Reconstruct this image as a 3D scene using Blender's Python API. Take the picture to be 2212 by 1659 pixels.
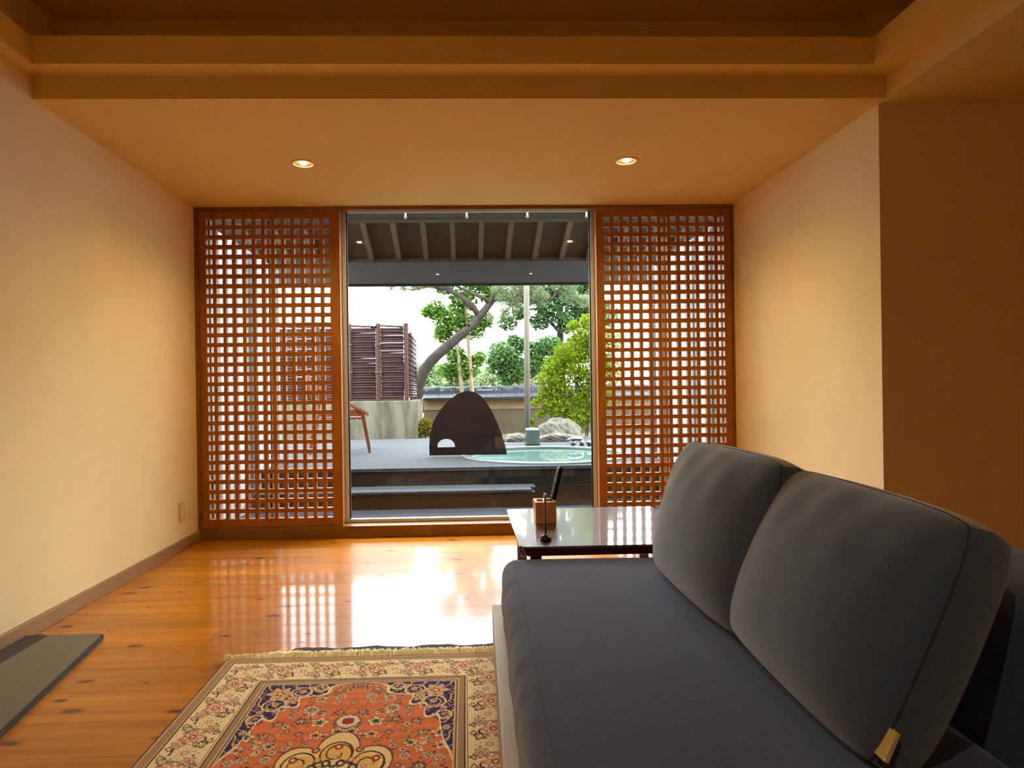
import bpy, bmesh, math, random
import numpy as np
from mathutils import Vector, Matrix

for o in list(bpy.data.objects):
    bpy.data.objects.remove(o)
SC = bpy.context.scene
COL = SC.collection
random.seed(7)

# ------------------------------------------------------------------ camera
F_PX, YAW, ROLL, EYE = 1350.0, math.atan(0.028), math.radians(0.8), 0.946
fw = Vector((math.sin(YAW), math.cos(YAW), 0))
r0 = Vector((math.cos(YAW), -math.sin(YAW), 0))
u0 = Vector((0, 0, 1))
cr = r0 * math.cos(ROLL) - u0 * math.sin(ROLL)
cu = u0 * math.cos(ROLL) + r0 * math.sin(ROLL)
cam = bpy.data.cameras.new('camera')
cam.sensor_fit = 'HORIZONTAL'
cam.sensor_width = 36.0
cam.lens = F_PX / 2212 * 36.0
cam.shift_x = 63.0 / 2212
cam.shift_y = 12.5 / 2212
cam.clip_start = 0.02
cam.clip_end = 400
camo = bpy.data.objects.new('camera', cam)
COL.objects.link(camo)
camo.matrix_world = Matrix(((cr.x, cu.x, -fw.x, 0), (cr.y, cu.y, -fw.y, 0), (cr.z, cu.z, -fw.z, EYE), (0, 0, 0, 1)))
SC.camera = camo

# ------------------------------------------------------------------ overcast sky and exposure
SKY = 14.0
world = bpy.data.worlds.new('overcast_sky')
SC.world = world
world.use_nodes = True
bg = world.node_tree.nodes['Background']
bg.inputs['Color'].default_value = (0.93, 0.965, 1.0, 1)
bg.inputs['Strength'].default_value = SKY
LAMP_FRONT, LAMP_TRAY = 25.0, (30.0, 1.5)
WARM = (1.0, 0.77, 0.22)
SC.view_settings.view_transform = 'Standard'
SC.view_settings.look = 'None'
SC.view_settings.exposure = 0.68
SC.view_settings.gamma = 1.0
SC.view_settings.use_curve_mapping = False
try:
    SC.cycles.max_bounces = 14
    SC.cycles.diffuse_bounces = 8
    SC.cycles.transparent_max_bounces = 16
    SC.cycles.caustics_refractive = False
except Exception:
    pass


# ------------------------------------------------------------------ colour and material helpers
def lin(c):
    return tuple((v / 255 / 12.92) if v / 255 <= 0.04045 else ((v / 255 + 0.055) / 1.055) ** 2.4 for v in c)


def newmat(name):
    m = bpy.data.materials.new(name)
    m.use_nodes = True
    nt = m.node_tree
    return m, nt, nt.nodes['Principled BSDF']


def setp(p, rough=0.6, metal=0.0, spec=0.5, coat=0.0, coatr=0.05, sheen=0.0):
    p.inputs['Roughness'].default_value = rough
    p.inputs['Metallic'].default_value = metal
    p.inputs['Specular IOR Level'].default_value = spec
    p.inputs['Coat Weight'].default_value = coat
    p.inputs['Coat Roughness'].default_value = coatr
    p.inputs['Sheen Weight'].default_value = sheen


def coords(nt, scale, world_space=False, per_object=True):
    mp = nt.nodes.new('ShaderNodeMapping')
    mp.inputs['Scale'].default_value = scale
    if world_space:
        g = nt.nodes.new('ShaderNodeNewGeometry')
        nt.links.new(g.outputs['Position'], mp.inputs['Vector'])
    else:
        t = nt.nodes.new('ShaderNodeTexCoord')
        nt.links.new(t.outputs['Object'], mp.inputs['Vector'])
    if per_object:
        oi = nt.nodes.new('ShaderNodeObjectInfo')
        mul = nt.nodes.new('ShaderNodeMath')
        mul.operation = 'MULTIPLY'
        mul.inputs[1].default_value = 37.0
        nt.links.new(oi.outputs['Random'], mul.inputs[0])
        nt.links.new(mul.outputs[0], mp.inputs['Location'])
    return mp.outputs['Vector']


def noise(nt, vec, scale, detail=4.0, rough=0.55):
    n = nt.nodes.new('ShaderNodeTexNoise')
    n.inputs['Scale'].default_value = scale
    n.inputs['Detail'].default_value = detail
    n.inputs['Roughness'].default_value = rough
    nt.links.new(vec, n.inputs['Vector'])
    return n.outputs['Fac']


def ramp(nt, fac, stops):
    r = nt.nodes.new('ShaderNodeValToRGB')
    els = r.color_ramp.elements
    while len(els) < len(stops):
        els.new(0.5)
    for e, (pos, c) in zip(els, stops):
        e.position = pos
        e.color = (*c, 1)
    nt.links.new(fac, r.inputs['Fac'])
    return r.outputs['Color']


def bump(nt, p, height, strength, dist=0.01):
    b = nt.nodes.new('ShaderNodeBump')
    b.inputs['Strength'].default_value = strength
    b.inputs['Distance'].default_value = dist
    nt.links.new(height, b.inputs['Height'])
    nt.links.new(b.outputs['Normal'], p.inputs['Normal'])


def plain(name, rgb, rough=0.6, var=0.12, scale=8.0, bumpk=0.0, vec=(1, 1, 1), **kw):
    m, nt, p = newmat(name)
    setp(p, rough, **kw)
    c = lin(rgb)
    v = coords(nt, vec)
    n = noise(nt, v, scale)
    lo = tuple(x * (1 - var) for x in c)
    hi = tuple(min(1, x * (1 + var)) for x in c)
    nt.links.new(ramp(nt, n, [(0.3, lo), (0.7, hi)]), p.inputs['Base Color'])
    if bumpk:
        bump(nt, p, noise(nt, v, scale * 6), bumpk)
    return m


def wood(name, a, b, vec, rough=0.45, coat=0.0, coatr=0.08, bumpk=0.05, spec=0.4):
    m, nt, p = newmat(name)
    setp(p, rough, coat=coat, coatr=coatr, spec=spec)
    v = coords(nt, vec)
    n = noise(nt, v, 3.0, 6.0, 0.6)
    nt.links.new(ramp(nt, n, [(0.28, lin(a)), (0.72, lin(b))]), p.inputs['Base Color'])
    bump(nt, p, n, bumpk)
    return m


def emitter(name, rgb, strength):
    m, nt, p = newmat(name)
    p.inputs['Base Color'].default_value = (0, 0, 0, 1)
    p.inputs['Emission Color'].default_value = (*rgb, 1)
    p.inputs['Emission Strength'].default_value = strength
    return m


def fabric(name, rgb, scale=420.0, sheen=0.25, var=0.22, rough=0.9):
    m, nt, p = newmat(name)
    setp(p, rough, sheen=sheen, spec=0.2)
    p.inputs['Sheen Roughness'].default_value = 0.5
    v = coords(nt, (1, 1, 1), per_object=False)
    n = noise(nt, v, scale, 2.0, 0.7)
    c = lin(rgb)
    nt.links.new(ramp(nt, n, [(0.3, tuple(x * (1 - var) for x in c)), (0.72, tuple(x * (1 + var) for x in c))]), p.inputs['Base Color'])
    bump(nt, p, n, 0.25, 0.002)
    return m


def leafmat(name, cols, trans=0.45):
    m, nt, p = newmat(name)
    nt.nodes.remove(p)
    out = nt.nodes['Material Output']
    g = nt.nodes.new('ShaderNodeNewGeometry')
    c = ramp(nt, g.outputs['Random Per Island'], [(i / max(1, len(cols) - 1), lin(x)) for i, x in enumerate(cols)])
    d = nt.nodes.new('ShaderNodeBsdfDiffuse')
    t = nt.nodes.new('ShaderNodeBsdfTranslucent')
    mx = nt.nodes.new('ShaderNodeMixShader')
    mx.inputs[0].default_value = trans
    nt.links.new(c, d.inputs['Color'])
    nt.links.new(c, t.inputs['Color'])
    nt.links.new(d.outputs[0], mx.inputs[1])
    nt.links.new(t.outputs[0], mx.inputs[2])
    nt.links.new(mx.outputs[0], out.inputs['Surface'])
    return m


def clearmat(name, tint, base, edge, rough=0.0):
    """thin clear sheet: transmits straight, mirrors a few per cent, more at grazing angles"""
    m, nt, p = newmat(name)
    nt.nodes.remove(p)
    out = nt.nodes['Material Output']
    t = nt.nodes.new('ShaderNodeBsdfTransparent')
    t.inputs['Color'].default_value = (*tint, 1)
    gl = nt.nodes.new('ShaderNodeBsdfGlossy')
    gl.inputs['Roughness'].default_value = rough
    lw = nt.nodes.new('ShaderNodeLayerWeight')
    lw.inputs['Blend'].default_value = 0.5
    pw = nt.nodes.new('ShaderNodeMath')
    pw.operation = 'POWER'
    pw.inputs[1].default_value = 5.0
    mr = nt.nodes.new('ShaderNodeMath')
    mr.operation = 'MULTIPLY_ADD'
    mr.inputs[1].default_value = edge
    mr.inputs[2].default_value = base
    mx = nt.nodes.new('ShaderNodeMixShader')
    nt.links.new(lw.outputs['Facing'], pw.inputs[0])
    nt.links.new(pw.outputs[0], mr.inputs[0])
    nt.links.new(mr.outputs[0], mx.inputs[0])
    nt.links.new(t.outputs[0], mx.inputs[1])
    nt.links.new(gl.outputs[0], mx.inputs[2])
    nt.links.new(mx.outputs[0], out.inputs['Surface'])
    return m


M = {}
M['wall'] = plain('wall_cloth', (232, 209, 162), 0.85, 0.03, 3.0, 0.0)
_nt = M['wall'].node_tree
bump(_nt, _nt.nodes['Principled BSDF'], noise(_nt, coords(_nt, (1, 1, 0.25), per_object=False), 260.0, 2.0), 0.12, 0.002)
M['ceiling'] = plain('ceiling_cloth', (227, 198, 128), 0.88, 0.03, 2.0)
M['lattice'] = wood('lattice_cedar', (138, 78, 26), (168, 104, 42), (6, 6, 1.2), 0.5)
M['frame'] = wood('frame_cedar', (112, 70, 32), (142, 94, 46), (2, 10, 6), 0.45)
M['base'] = wood('baseboard_wood', (140, 104, 66), (160, 122, 80), (10, 1, 10), 0.5)
M['alu'] = plain('brushed_aluminium', (196, 200, 204), 0.4, 0.05, 20, metal=0.35)
M['gasket'] = plain('dark_gasket', (28, 32, 36), 0.5)
M['glass'] = clearmat('window_glass', (0.97, 0.985, 0.98), 0.045, 0.55)
M['white_trim'] = plain('white_enamel', (235, 225, 205), 0.35)
M['lamp_trim'] = plain('cream_enamel', (214, 186, 142), 0.5)
M['reflector'] = plain('lamp_reflector', (150, 112, 70), 0.7)
M['lamp'] = emitter('warm_lamp', (1.0, 0.80, 0.45), 16.0)
M['fabric'] = fabric('slate_wool', (58, 69, 112))
M['fabric2'] = fabric('slate_wool_cushion', (60, 74, 106), sheen=0.6)
M['piping'] = fabric('dark_seam', (48, 52, 64))
M['rail'] = wood('bleached_oak', (172, 160, 148), (196, 184, 170), (12, 1.0, 12), 0.55)
M['darkwood'] = plain('dark_stained_wood', (40, 28, 22), 0.5)
M['table'] = wood('lacquered_rosewood', (58, 22, 12), (86, 36, 18), (1.2, 8, 8), 0.35, coat=1.0, coatr=0.05, bumpk=0.0)
M['table'].node_tree.nodes['Principled BSDF'].inputs['Coat IOR'].default_value = 2.0
M['boxwood'] = wood('pale_box_wood', (200, 148, 80), (224, 172, 104), (10, 10, 2), 0.5)
M['black'] = plain('black_plastic', (16, 15, 15), 0.3)
M['grey_btn'] = plain('grey_rubber', (120, 120, 120), 0.5)
M['chrome'] = plain('chrome', (220, 222, 225), 0.08, 0.02, 5, metal=1.0)
M['tap'] = plain('dull_chrome', (104, 108, 112), 0.2, 0.02, 5, metal=1.0)
M['tag'] = plain('cream_tag', (214, 186, 128), 0.8, 0.1, 80)
M['mat'] = fabric('charcoal_felt', (112, 104, 84), 300.0, 0.1, 0.3)
M['mat_dark'] = fabric('dark_felt', (62, 50, 38), 300.0, 0.1, 0.2)
M['mat_edge'] = plain('mat_edge_rubber', (44, 38, 40), 0.7)
M['fringe'] = plain('cotton_fringe', (250, 234, 196), 0.9, 0.15, 60)
M['underlay'] = plain('dark_underlay', (52, 52, 58), 0.9, 0.15, 120)
M['outlet'] = plain('ivory_plastic', (212, 178, 120), 0.4, 0.03)
M['deck'] = wood('weathered_decking', (70, 74, 79), (88, 92, 96), (1.2, 12, 12), 0.8, bumpk=0.1, spec=0.15)
M['riser'] = wood('dark_decking', (40, 37, 34), (54, 50, 47), (1.2, 12, 12), 0.6)
M['terrace'] = plain('slate_terrace', (58, 66, 76), 0.85, 0.12, 5, spec=0.12)
M['plaster_white'] = plain('white_plaster', (190, 190, 187), 0.85, 0.03, 3)
M['batten'] = plain('grey_batten', (120, 124, 130), 0.7)
M['rafter'] = wood('grey_rafter', (80, 68, 55), (96, 83, 67), (8, 1, 8), 0.7)
M['sheath'] = wood('roof_sheathing', (48, 41, 36), (60, 51, 45), (1.0, 9, 9), 0.75)
M['beam'] = wood('dark_beam', (34, 32, 32), (44, 41, 40), (1.0, 9, 9), 0.6)
M['header'] = wood('pale_header', (92, 86, 76), (108, 101, 90), (1.0, 9, 9), 0.7)
M['tub'] = plain('tub_enamel', (178, 202, 196), 0.25, 0.03)
M['rim'] = plain('tub_rim', (130, 140, 142), 0.3, 0.05)
M['water'] = clearmat('bath_water', (0.80, 0.93, 0.90), 0.05, 0.85)
M['lid'] = wood('stained_lid', (25, 16, 18), (37, 25, 26), (3, 8, 1.5), 0.35, spec=0.5)
M['chairwood'] = wood('teak', (86, 42, 20), (108, 57, 30), (6, 6, 2), 0.5)
M['stone'] = plain('garden_stone', (98, 95, 84), 0.9, 0.55, 9, 0.5)
M['ground'] = plain('garden_soil', (84, 82, 62), 0.95, 0.3, 4, 0.3)
M['bamboo'] = wood('aged_bamboo', (36, 21, 23), (54, 35, 34), (1.5, 20, 20), 0.45)
M['fencepost'] = wood('cedar_post', (50, 29, 21), (70, 45, 32), (14, 14, 1.2), 0.6)
M['rope'] = plain('black_rope', (22, 20, 22), 0.8)
M['log'] = wood('peeled_log', (90, 84, 74), (114, 108, 96), (12, 12, 1.5), 0.7)
M['bark'] = plain('pine_bark', (50, 46, 40), 0.95, 0.35, 9, 0.8)
M['stem'] = plain('pale_bark', (128, 114, 90), 0.9, 0.2, 12, 0.3)
M['tile'] = plain('glazed_roof_tile', (50, 56, 64), 0.55, 0.25, 6)
M['clay'] = plain('earthen_plaster', (112, 95, 67), 0.9, 0.12, 3)
M['clay_dark'] = plain('lower_earthen_wall', (74, 65, 49), 0.9, 0.15, 3)
M['leaf_young'] = leafmat('broad_leaves', [(52, 88, 40), (80, 122, 44), (118, 156, 54), (70, 112, 60)])
M['leaf_mid'] = leafmat('camellia_leaves', [(54, 90, 52), (82, 124, 68), (114, 150, 78)])
M['leaf_nand'] = leafmat('lime_leaves', [(76, 108, 20), (112, 138, 26), (134, 150, 40), (94, 114, 32)])
M['leaf_back'] = leafmat('dark_leaves', [(52, 78, 50), (74, 108, 68), (102, 132, 82)])
M['needle'] = leafmat('pine_needles', [(104, 124, 86), (128, 146, 104), (148, 160, 122)])
M['leaf_far'] = leafmat('hazy_leaves', [(116, 144, 96), (138, 160, 114), (156, 174, 132)])  # distance haze is put into the leaf colours as paler greens
M['leaf_hedge'] = leafmat('hedge_leaves', [(80, 82, 26), (112, 104, 34), (94, 98, 34)])
M['bin'] = plain('green_grey_glass', (72, 86, 82), 0.15, 0.25, 6)
M['paper'] = plain('white_rim', (170, 176, 182), 0.4)


def concrete():
    m, nt, p = newmat('stained_concrete')
    setp(p, 0.9)
    n = noise(nt, coords(nt, (3.0, 3.0, 0.7)), 2.2, 6.0, 0.65)
    nt.links.new(ramp(nt, n, [(0.25, lin((30, 32, 22))), (0.45, lin((80, 78, 62))), (0.62, lin((102, 99, 87))), (0.8, lin((94, 90, 56)))]), p.inputs['Base Color'])
    bump(nt, p, n, 0.3)
    return m


M['concrete'] = concrete()


def floormat():
    m, nt, p = newmat('varnished_knotty_pine')
    setp(p, 0.40, coat=0.6, coatr=0.09, spec=0.15)
    v = coords(nt, (0.9, 11.0, 1.0), world_space=True)
    n = noise(nt, v, 2.0, 6.0, 0.6)
    grain = ramp(nt, n, [(0.25, lin((156, 90, 6))), (0.55, lin((186, 116, 12))), (0.8, lin((204, 136, 22)))])
    oi = nt.nodes.new('ShaderNodeObjectInfo')
    tone = ramp(nt, oi.outputs['Random'], [(0.0, (0.80, 0.78, 0.74)), (1.0, (1.08, 1.08, 1.05))])
    mul = nt.nodes.new('ShaderNodeMix')
    mul.data_type = 'RGBA'
    mul.blend_type = 'MULTIPLY'
    mul.inputs[0].default_value = 1.0
    nt.links.new(grain, mul.inputs[6])
    nt.links.new(tone, mul.inputs[7])
    # knots: sparse dark ovals drawn out along the board
    kv = coords(nt, (2.6, 6.2, 1.0), world_space=True, per_object=False)
    wv = nt.nodes.new('ShaderNodeVectorMath')
    wv.operation = 'ADD'
    nz = nt.nodes.new('ShaderNodeTexNoise')
    nz.inputs['Scale'].default_value = 3.0
    sc = nt.nodes.new('ShaderNodeVectorMath')
    sc.operation = 'SCALE'
    sc.inputs['Scale'].default_value = 0.12
    nt.links.new(kv, nz.inputs['Vector'])
    nt.links.new(nz.outputs['Color'], sc.inputs[0])
    nt.links.new(kv, wv.inputs[0])
    nt.links.new(sc.outputs[0], wv.inputs[1])
    vo = nt.nodes.new('ShaderNodeTexVoronoi')
    vo.voronoi_dimensions = '2D'
    vo.inputs['Scale'].default_value = 1.0
    nt.links.new(wv.outputs[0], vo.inputs['Vector'])
    sep = nt.nodes.new('ShaderNodeSeparateColor')
    nt.links.new(vo.outputs['Color'], sep.inputs[0])
    siz = nt.nodes.new('ShaderNodeMapRange')
    siz.inputs['From Min'].default_value = 0.12
    siz.inputs['From Max'].default_value = 1.0
    siz.inputs['To Min'].default_value = 0.01
    siz.inputs['To Max'].default_value = 0.15
    nt.links.new(sep.outputs[0], siz.inputs['Value'])
    dv = nt.nodes.new('ShaderNodeMath')
    dv.operation = 'DIVIDE'
    nt.links.new(vo.outputs['Distance'], dv.inputs[0])
    nt.links.new(siz.outputs[0], dv.inputs[1])
    km = ramp(nt, dv.outputs[0], [(0.0, (1, 1, 1)), (0.45, (0.85, 0.85, 0.85)), (0.7, (0.25, 0.25, 0.25)), (1.0, (0, 0, 0))])
    mx = nt.nodes.new('ShaderNodeMix')
    mx.data_type = 'RGBA'
    nt.links.new(km, mx.inputs[0])
    nt.links.new(mul.outputs[2], mx.inputs[6])
    mx.inputs[7].default_value = (*lin((76, 32, 10)), 1)
    nt.links.new(mx.outputs[2], p.inputs['Base Color'])
    bump(nt, p, noise(nt, coords(nt, (0.5, 9.0, 1), world_space=True, per_object=False), 4.0, 3.0), 0.05, 0.004)
    return m


M['floor'] = floormat()
# garden colours and specular are darkened here to offset the very strong sky
GARDEN_DIM = 0.54
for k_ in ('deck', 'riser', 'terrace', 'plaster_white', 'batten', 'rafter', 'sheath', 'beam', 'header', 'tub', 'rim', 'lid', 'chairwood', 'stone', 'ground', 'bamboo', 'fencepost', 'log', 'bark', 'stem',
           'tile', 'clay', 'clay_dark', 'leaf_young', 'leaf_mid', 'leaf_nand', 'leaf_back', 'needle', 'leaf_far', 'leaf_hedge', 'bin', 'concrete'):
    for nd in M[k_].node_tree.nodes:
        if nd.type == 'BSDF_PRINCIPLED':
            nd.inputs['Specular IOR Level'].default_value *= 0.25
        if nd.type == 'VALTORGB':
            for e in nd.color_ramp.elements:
                e.color = (*[c_ * GARDEN_DIM for c_ in e.color[:3]], 1)


# ------------------------------------------------------------------ mesh helpers
def add_box(bm, x0, x1, y0, y1, z0, z1, mtx=None):
    vs = [bm.verts.new(Vector((x, y, z)) if mtx is None else mtx @ Vector((x, y, z))) for x in (x0, x1) for y in (y0, y1) for z in (z0, z1)]
    for f in ((0, 1, 3, 2), (4, 6, 7, 5), (0, 4, 5, 1), (2, 3, 7, 6), (0, 2, 6, 4), (1, 5, 7, 3)):
        bm.faces.new([vs[i] for i in f])
    return vs


def box_bm(*b, bev=0.0, seg=2):
    bm = bmesh.new()
    for q in (b if isinstance(b[0], (tuple, list)) else [b]):
        add_box(bm, *q)
    if bev:
        bmesh.ops.bevel(bm, geom=list(bm.edges), offset=bev, segments=seg, affect='EDGES', profile=0.5)
    return bm


def add_tube(bm, pts, radii, segs=8, cap=True):
    pts = [Vector(p) for p in pts]
    if not isinstance(radii, (list, tuple)):
        radii = [radii] * len(pts)
    rings = []
    ref = Vector((0.13, 0.31, 0.94))
    for i, p in enumerate(pts):
        d = (pts[min(i + 1, len(pts) - 1)] - pts[max(i - 1, 0)]).normalized()
        a = d.cross(ref)
        if a.length < 1e-3:
            a = d.cross(Vector((1, 0, 0)))
        a.normalize()
        b = d.cross(a)
        rings.append([bm.verts.new(p + (a * math.cos(2 * math.pi * k / segs) + b * math.sin(2 * math.pi * k / segs)) * radii[i]) for k in range(segs)])
    for i in range(len(rings) - 1):
        for k in range(segs):
            bm.faces.new((rings[i][k], rings[i][(k + 1) % segs], rings[i + 1][(k + 1) % segs], rings[i + 1][k]))
    if cap:
        bm.faces.new(rings[0][::-1])
        bm.faces.new(rings[-1])


def tube_bm(pts, radii, segs=8):
    bm = bmesh.new()
    add_tube(bm, pts, radii, segs)
    return bm


def lathe_bm(profile, segs=32, close=False):
    bm = bmesh.new()
    rings = []
    for r, z in profile:
        rings.append([bm.verts.new((r * math.cos(2 * math.pi * k / segs), r * math.sin(2 * math.pi * k / segs), z)) for k in range(segs)] if r > 1e-6 else [bm.verts.new((0, 0, z))])
    n = len(rings)
    for i in range(n if close else n - 1):
        A, B = rings[i], rings[(i + 1) % n]
        for k in range(segs):
            k2 = (k + 1) % segs
            if len(A) == 1 and len(B) == 1:
                continue
            if len(A) == 1:
                bm.faces.new((A[0], B[k2], B[k]))
            elif len(B) == 1:
                bm.faces.new((A[k], A[k2], B[0]))
            else:
                bm.faces.new((A[k], A[k2], B[k2], B[k]))
    return bm


def prism_bm(outline, thick, hole=None):
    """extrude an x-z outline along y from 0 to thick"""
    bm = bmesh.new()
    loops = [outline] + ([hole] if hole else [])
    edges = []
    for L in loops:
        vs = [bm.verts.new((x, 0, z)) for x, z in L]
        edges += [bm.edges.new((vs[i], vs[(i + 1) % len(vs)])) for i in range(len(vs))]
    bmesh.ops.triangle_fill(bm, use_beauty=True, use_dissolve=False, edges=edges)
    r = bmesh.ops.extrude_face_region(bm, geom=list(bm.faces))
    bmesh.ops.translate(bm, vec=(0, thick, 0), verts=[v for v in r['geom'] if isinstance(v, bmesh.types.BMVert)])
    return bm


def to_mesh(name, bm, smooth=False):
    bmesh.ops.recalc_face_normals(bm, faces=list(bm.faces))
    me = bpy.data.meshes.new(name)
    bm.to_mesh(me)
    bm.free()
    if smooth:
        for f in me.polygons:
            f.use_smooth = True
    return me


def link(name, me, mat=None, parent=None, loc=(0, 0, 0), rot=None):
    o = bpy.data.objects.new(name, me)
    COL.objects.link(o)
    if mat is not None and not me.materials:
        me.materials.append(M[mat] if isinstance(mat, str) else mat)
    if parent is not None:
        o.parent = parent
    o.location = loc
    if rot:
        o.rotation_euler = rot
    return o


def obj(name, bm, mat, parent=None, loc=(0, 0, 0), rot=None, smooth=False):
    return link(name, to_mesh(name, bm, smooth), mat, parent, loc, rot)


def tag(o, label, cat, group=None):
    o['label'] = label
    o['category'] = cat
    if group:
        o['group'] = group
    return o


def thing(name, label, cat, loc=(0, 0, 0), rz=0.0, group=None):
    o = bpy.data.objects.new(name, None)
    o.empty_display_size = 0.05
    COL.objects.link(o)
    o.location = loc
    o.rotation_euler = (0, 0, rz)
    return tag(o, label, cat, group)


def struct(name, bm, mat, label=None, smooth=False):
    o = obj(name, bm, mat, None, smooth=smooth)
    o['kind'] = 'structure'
    if label:
        o['label'] = label
    return o


def struct_empty(name, label=None):
    o = bpy.data.objects.new(name, None)
    COL.objects.link(o)
    o['kind'] = 'structure'
    if label:
        o['label'] = label
    return o


def cut(o, cutters):
    for me in cutters:
        c = link('cutter', me)
        md = o.modifiers.new('b', 'BOOLEAN')
        md.operation = 'DIFFERENCE'
        md.solver = 'EXACT'
        md.object = c
        bpy.context.view_layer.update()
        ev = o.evaluated_get(bpy.context.evaluated_depsgraph_get())
        new = bpy.data.meshes.new_from_object(ev)
        o.modifiers.clear()
        old = o.data
        o.data = new
        bpy.data.meshes.remove(old)
        bpy.data.objects.remove(c)


# ------------------------------------------------------------------ the room
XL, XR, YW, ZC = -1.73, 1.78, 4.07, 2.145       # left wall, right wall, window front, soffit height
YB, XA, YA = -2.3, 3.0, 2.62                    # back wall, alcove side wall, alcove end wall
ZT = 2.55                                       # tray ceiling

fl = struct('floor', box_bm(XL - .1, XA + .1, YB - .1, 4.3, -.12, -.022), 'darkwood', 'glossy knotty pine board floor')
BW = 0.18
y = YB
k = 0
meshes = {}
while y < YW - 0.001:
    w = min(BW, YW - y)
    joint = XL + 0.5 + 3.4 * ((k * 0.618) % 1.0)
    for x0, x1 in ((XL, joint), (joint, XA)):
        x1b = min(x1, XA)
        if y + w > YA - 0.02:
            x1b = min(x1b, XR)
        if x1b - x0 < 0.03:
            continue
        L = x1b - x0
        bm = box_bm(-L / 2 + .0006, L / 2 - .0006, -w / 2 + .0006, w / 2 - .0006, -.02, 0)
        obj('floor_board', bm, 'floor', fl, ((x0 + x1b) / 2, y + w / 2, 0))
    y += w
    k += 1

struct('wall_left', box_bm(XL - .12, XL, YB, 4.3, -.02, 2.7), 'wall')
struct('wall_back', box_bm(XL - .12, XA + .12, YB - .12, YB, -.02, 2.7), 'wall')
struct('wall_right', box_bm(XR, XR + .12, YA + .12, 4.3, -.02, 2.7), 'wall')
struct('wall_alcove_end', box_bm(XR, XA, YA, YA + .12, -.02, 2.7), 'wall')
struct('wall_alcove_side', box_bm(XA, XA + .12, YB, YA + .12, -.02, 2.7), 'wall')
struct('wall_front', box_bm(XL - .12, XR + .12, YW + .01, 4.20, ZC + .004, 3.3), 'plaster_white')

struct('baseboard_left', box_bm(XL, XL + .016, YB, YW, 0, .066, bev=.003), 'base')
struct('baseboard_right', box_bm(XR - .016, XR, YA, YW, 0, .066, bev=.003), 'base')
struct('baseboard_alcove', box_bm(XR, XA, YA - .016, YA, 0, .066, bev=.003), 'base')

ceil = struct('ceiling', box_bm(XL - .1, XA + .1, YB - .1, 4.3, ZT, ZT + .15), 'ceiling', 'stepped cream ceiling with a raised dark tray')
YS, YLIP = 2.572, 2.471
sof = obj('soffit', box_bm(XL, XR, YS, YW, ZC, ZC + .16), 'ceiling', ceil)
sof_r = obj('soffit', box_bm(XR, XA, YB, YA, ZC, ZC + .16), 'ceiling', ceil)
obj('soffit', box_bm(XL, XR, YB, YB + .6, ZC, ZC + .16), 'ceiling', ceil)
# ledge under the cove and its upright lip, mitred round three sides
LX0, LX1, LZ = -1.665, 1.662, 2.235
obj('cove_ledge', box_bm(XL, XR, YLIP, YS, LZ, LZ + .014), 'ceiling', ceil)
obj('cove_ledge', box_bm(LX1, XR, YB + .6, YLIP, LZ, LZ + .014), 'ceiling', ceil)
obj('cove_ledge', box_bm(XL, LX0, YB + .6, YLIP, LZ, LZ + .014), 'ceiling', ceil)
obj('cove_lip', box_bm(LX0 - .015, LX1 + .015, YLIP, YLIP + .018, LZ + .0145, 2.345), 'ceiling', ceil)
obj('cove_lip', box_bm(LX1, LX1 + .018, YB + .6, YLIP, LZ + .0145, 2.345), 'ceiling', ceil)
obj('cove_lip', box_bm(LX0 - .018, LX0, YB + .6, YLIP, LZ + .0145, 2.345), 'ceiling', ceil)
obj('cove_back', box_bm(XL, XR + .25, 2.72, 2.74, ZC + .16, ZT), 'ceiling', ceil)
obj('cove_back', box_bm(XR + .25, XR + .27, YB, 2.72, ZC + .16, ZT), 'ceiling', ceil)

# ------------------------------------------------------------------ window frame, lattice screens, glazing
fr = struct_empty('trim_1', 'brown cedar frame around the whole window opening')
obj('sill', box_bm(XL + .001, XR + .009, YW - .01, 4.3, .001, .077, bev=.003), 'frame', fr)
obj('head', box_bm(XL + .001, XR + .009, YW - .008, 4.125, 2.121, ZC - .0005, bev=.002), 'frame', fr)
obj('jamb', box_bm(XL + .001, XL + .025, YW - .006, 4.3, .078, 2.12, bev=.002), 'frame', fr)
obj('jamb', box_bm(XR - .013, XR - .001, YW - .006, 4.3, .078, 2.12, bev=.002), 'frame', fr)


def lattice(label, x0, x1, h0, h1):
    """h0/h1: x of the first and last column of openings"""
    t = thing('lattice_screen', label, 'lattice screen', (x0, YW + .004, .079), 0, 'sliding lattice screens')
    W, Hh, T = x1 - x0, 2.040, .038
    z0, z1 = .152 - .079, 2.050 - .079
    a, b = h0 - x0, h1 - x0
    hw, hh = .0202, .0190
    obj('stile', box_bm(0, a - hw, 0, T, 0, Hh, bev=.0015), 'lattice', t)
    obj('stile', box_bm(b + hw, W, 0, T, 0, Hh, bev=.0015), 'lattice', t)
    obj('rail', box_bm(a - hw, b + hw, 0, T, 0, z0 - hh, bev=.0015), 'lattice', t)
    obj('rail', box_bm(a - hw, b + hw, 0, T, z1 + hh, Hh, bev=.0015), 'lattice', t)
    px, pz = (b - a) / 12, (z1 - z0) / 30
    sv = to_mesh('vertical_slat', box_bm(-(px / 2 - hw), px / 2 - hw, .002, T - .002, z0 - hh, z1 + hh))
    sh = to_mesh('cross_slat', box_bm(a - hw, b + hw, .003, T - .003, -(pz / 2 - hh), pz / 2 - hh))
    for i in range(12):
        link('vertical_slat', sv, 'lattice', t, (a + px * (i + .5), 0, 0))
    for i in range(30):
        link('cross_slat', sh, 'lattice', t, (0, 0, z0 + pz * (i + .5)))
    # recessed finger pull on the meeting stile
    return t


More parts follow.
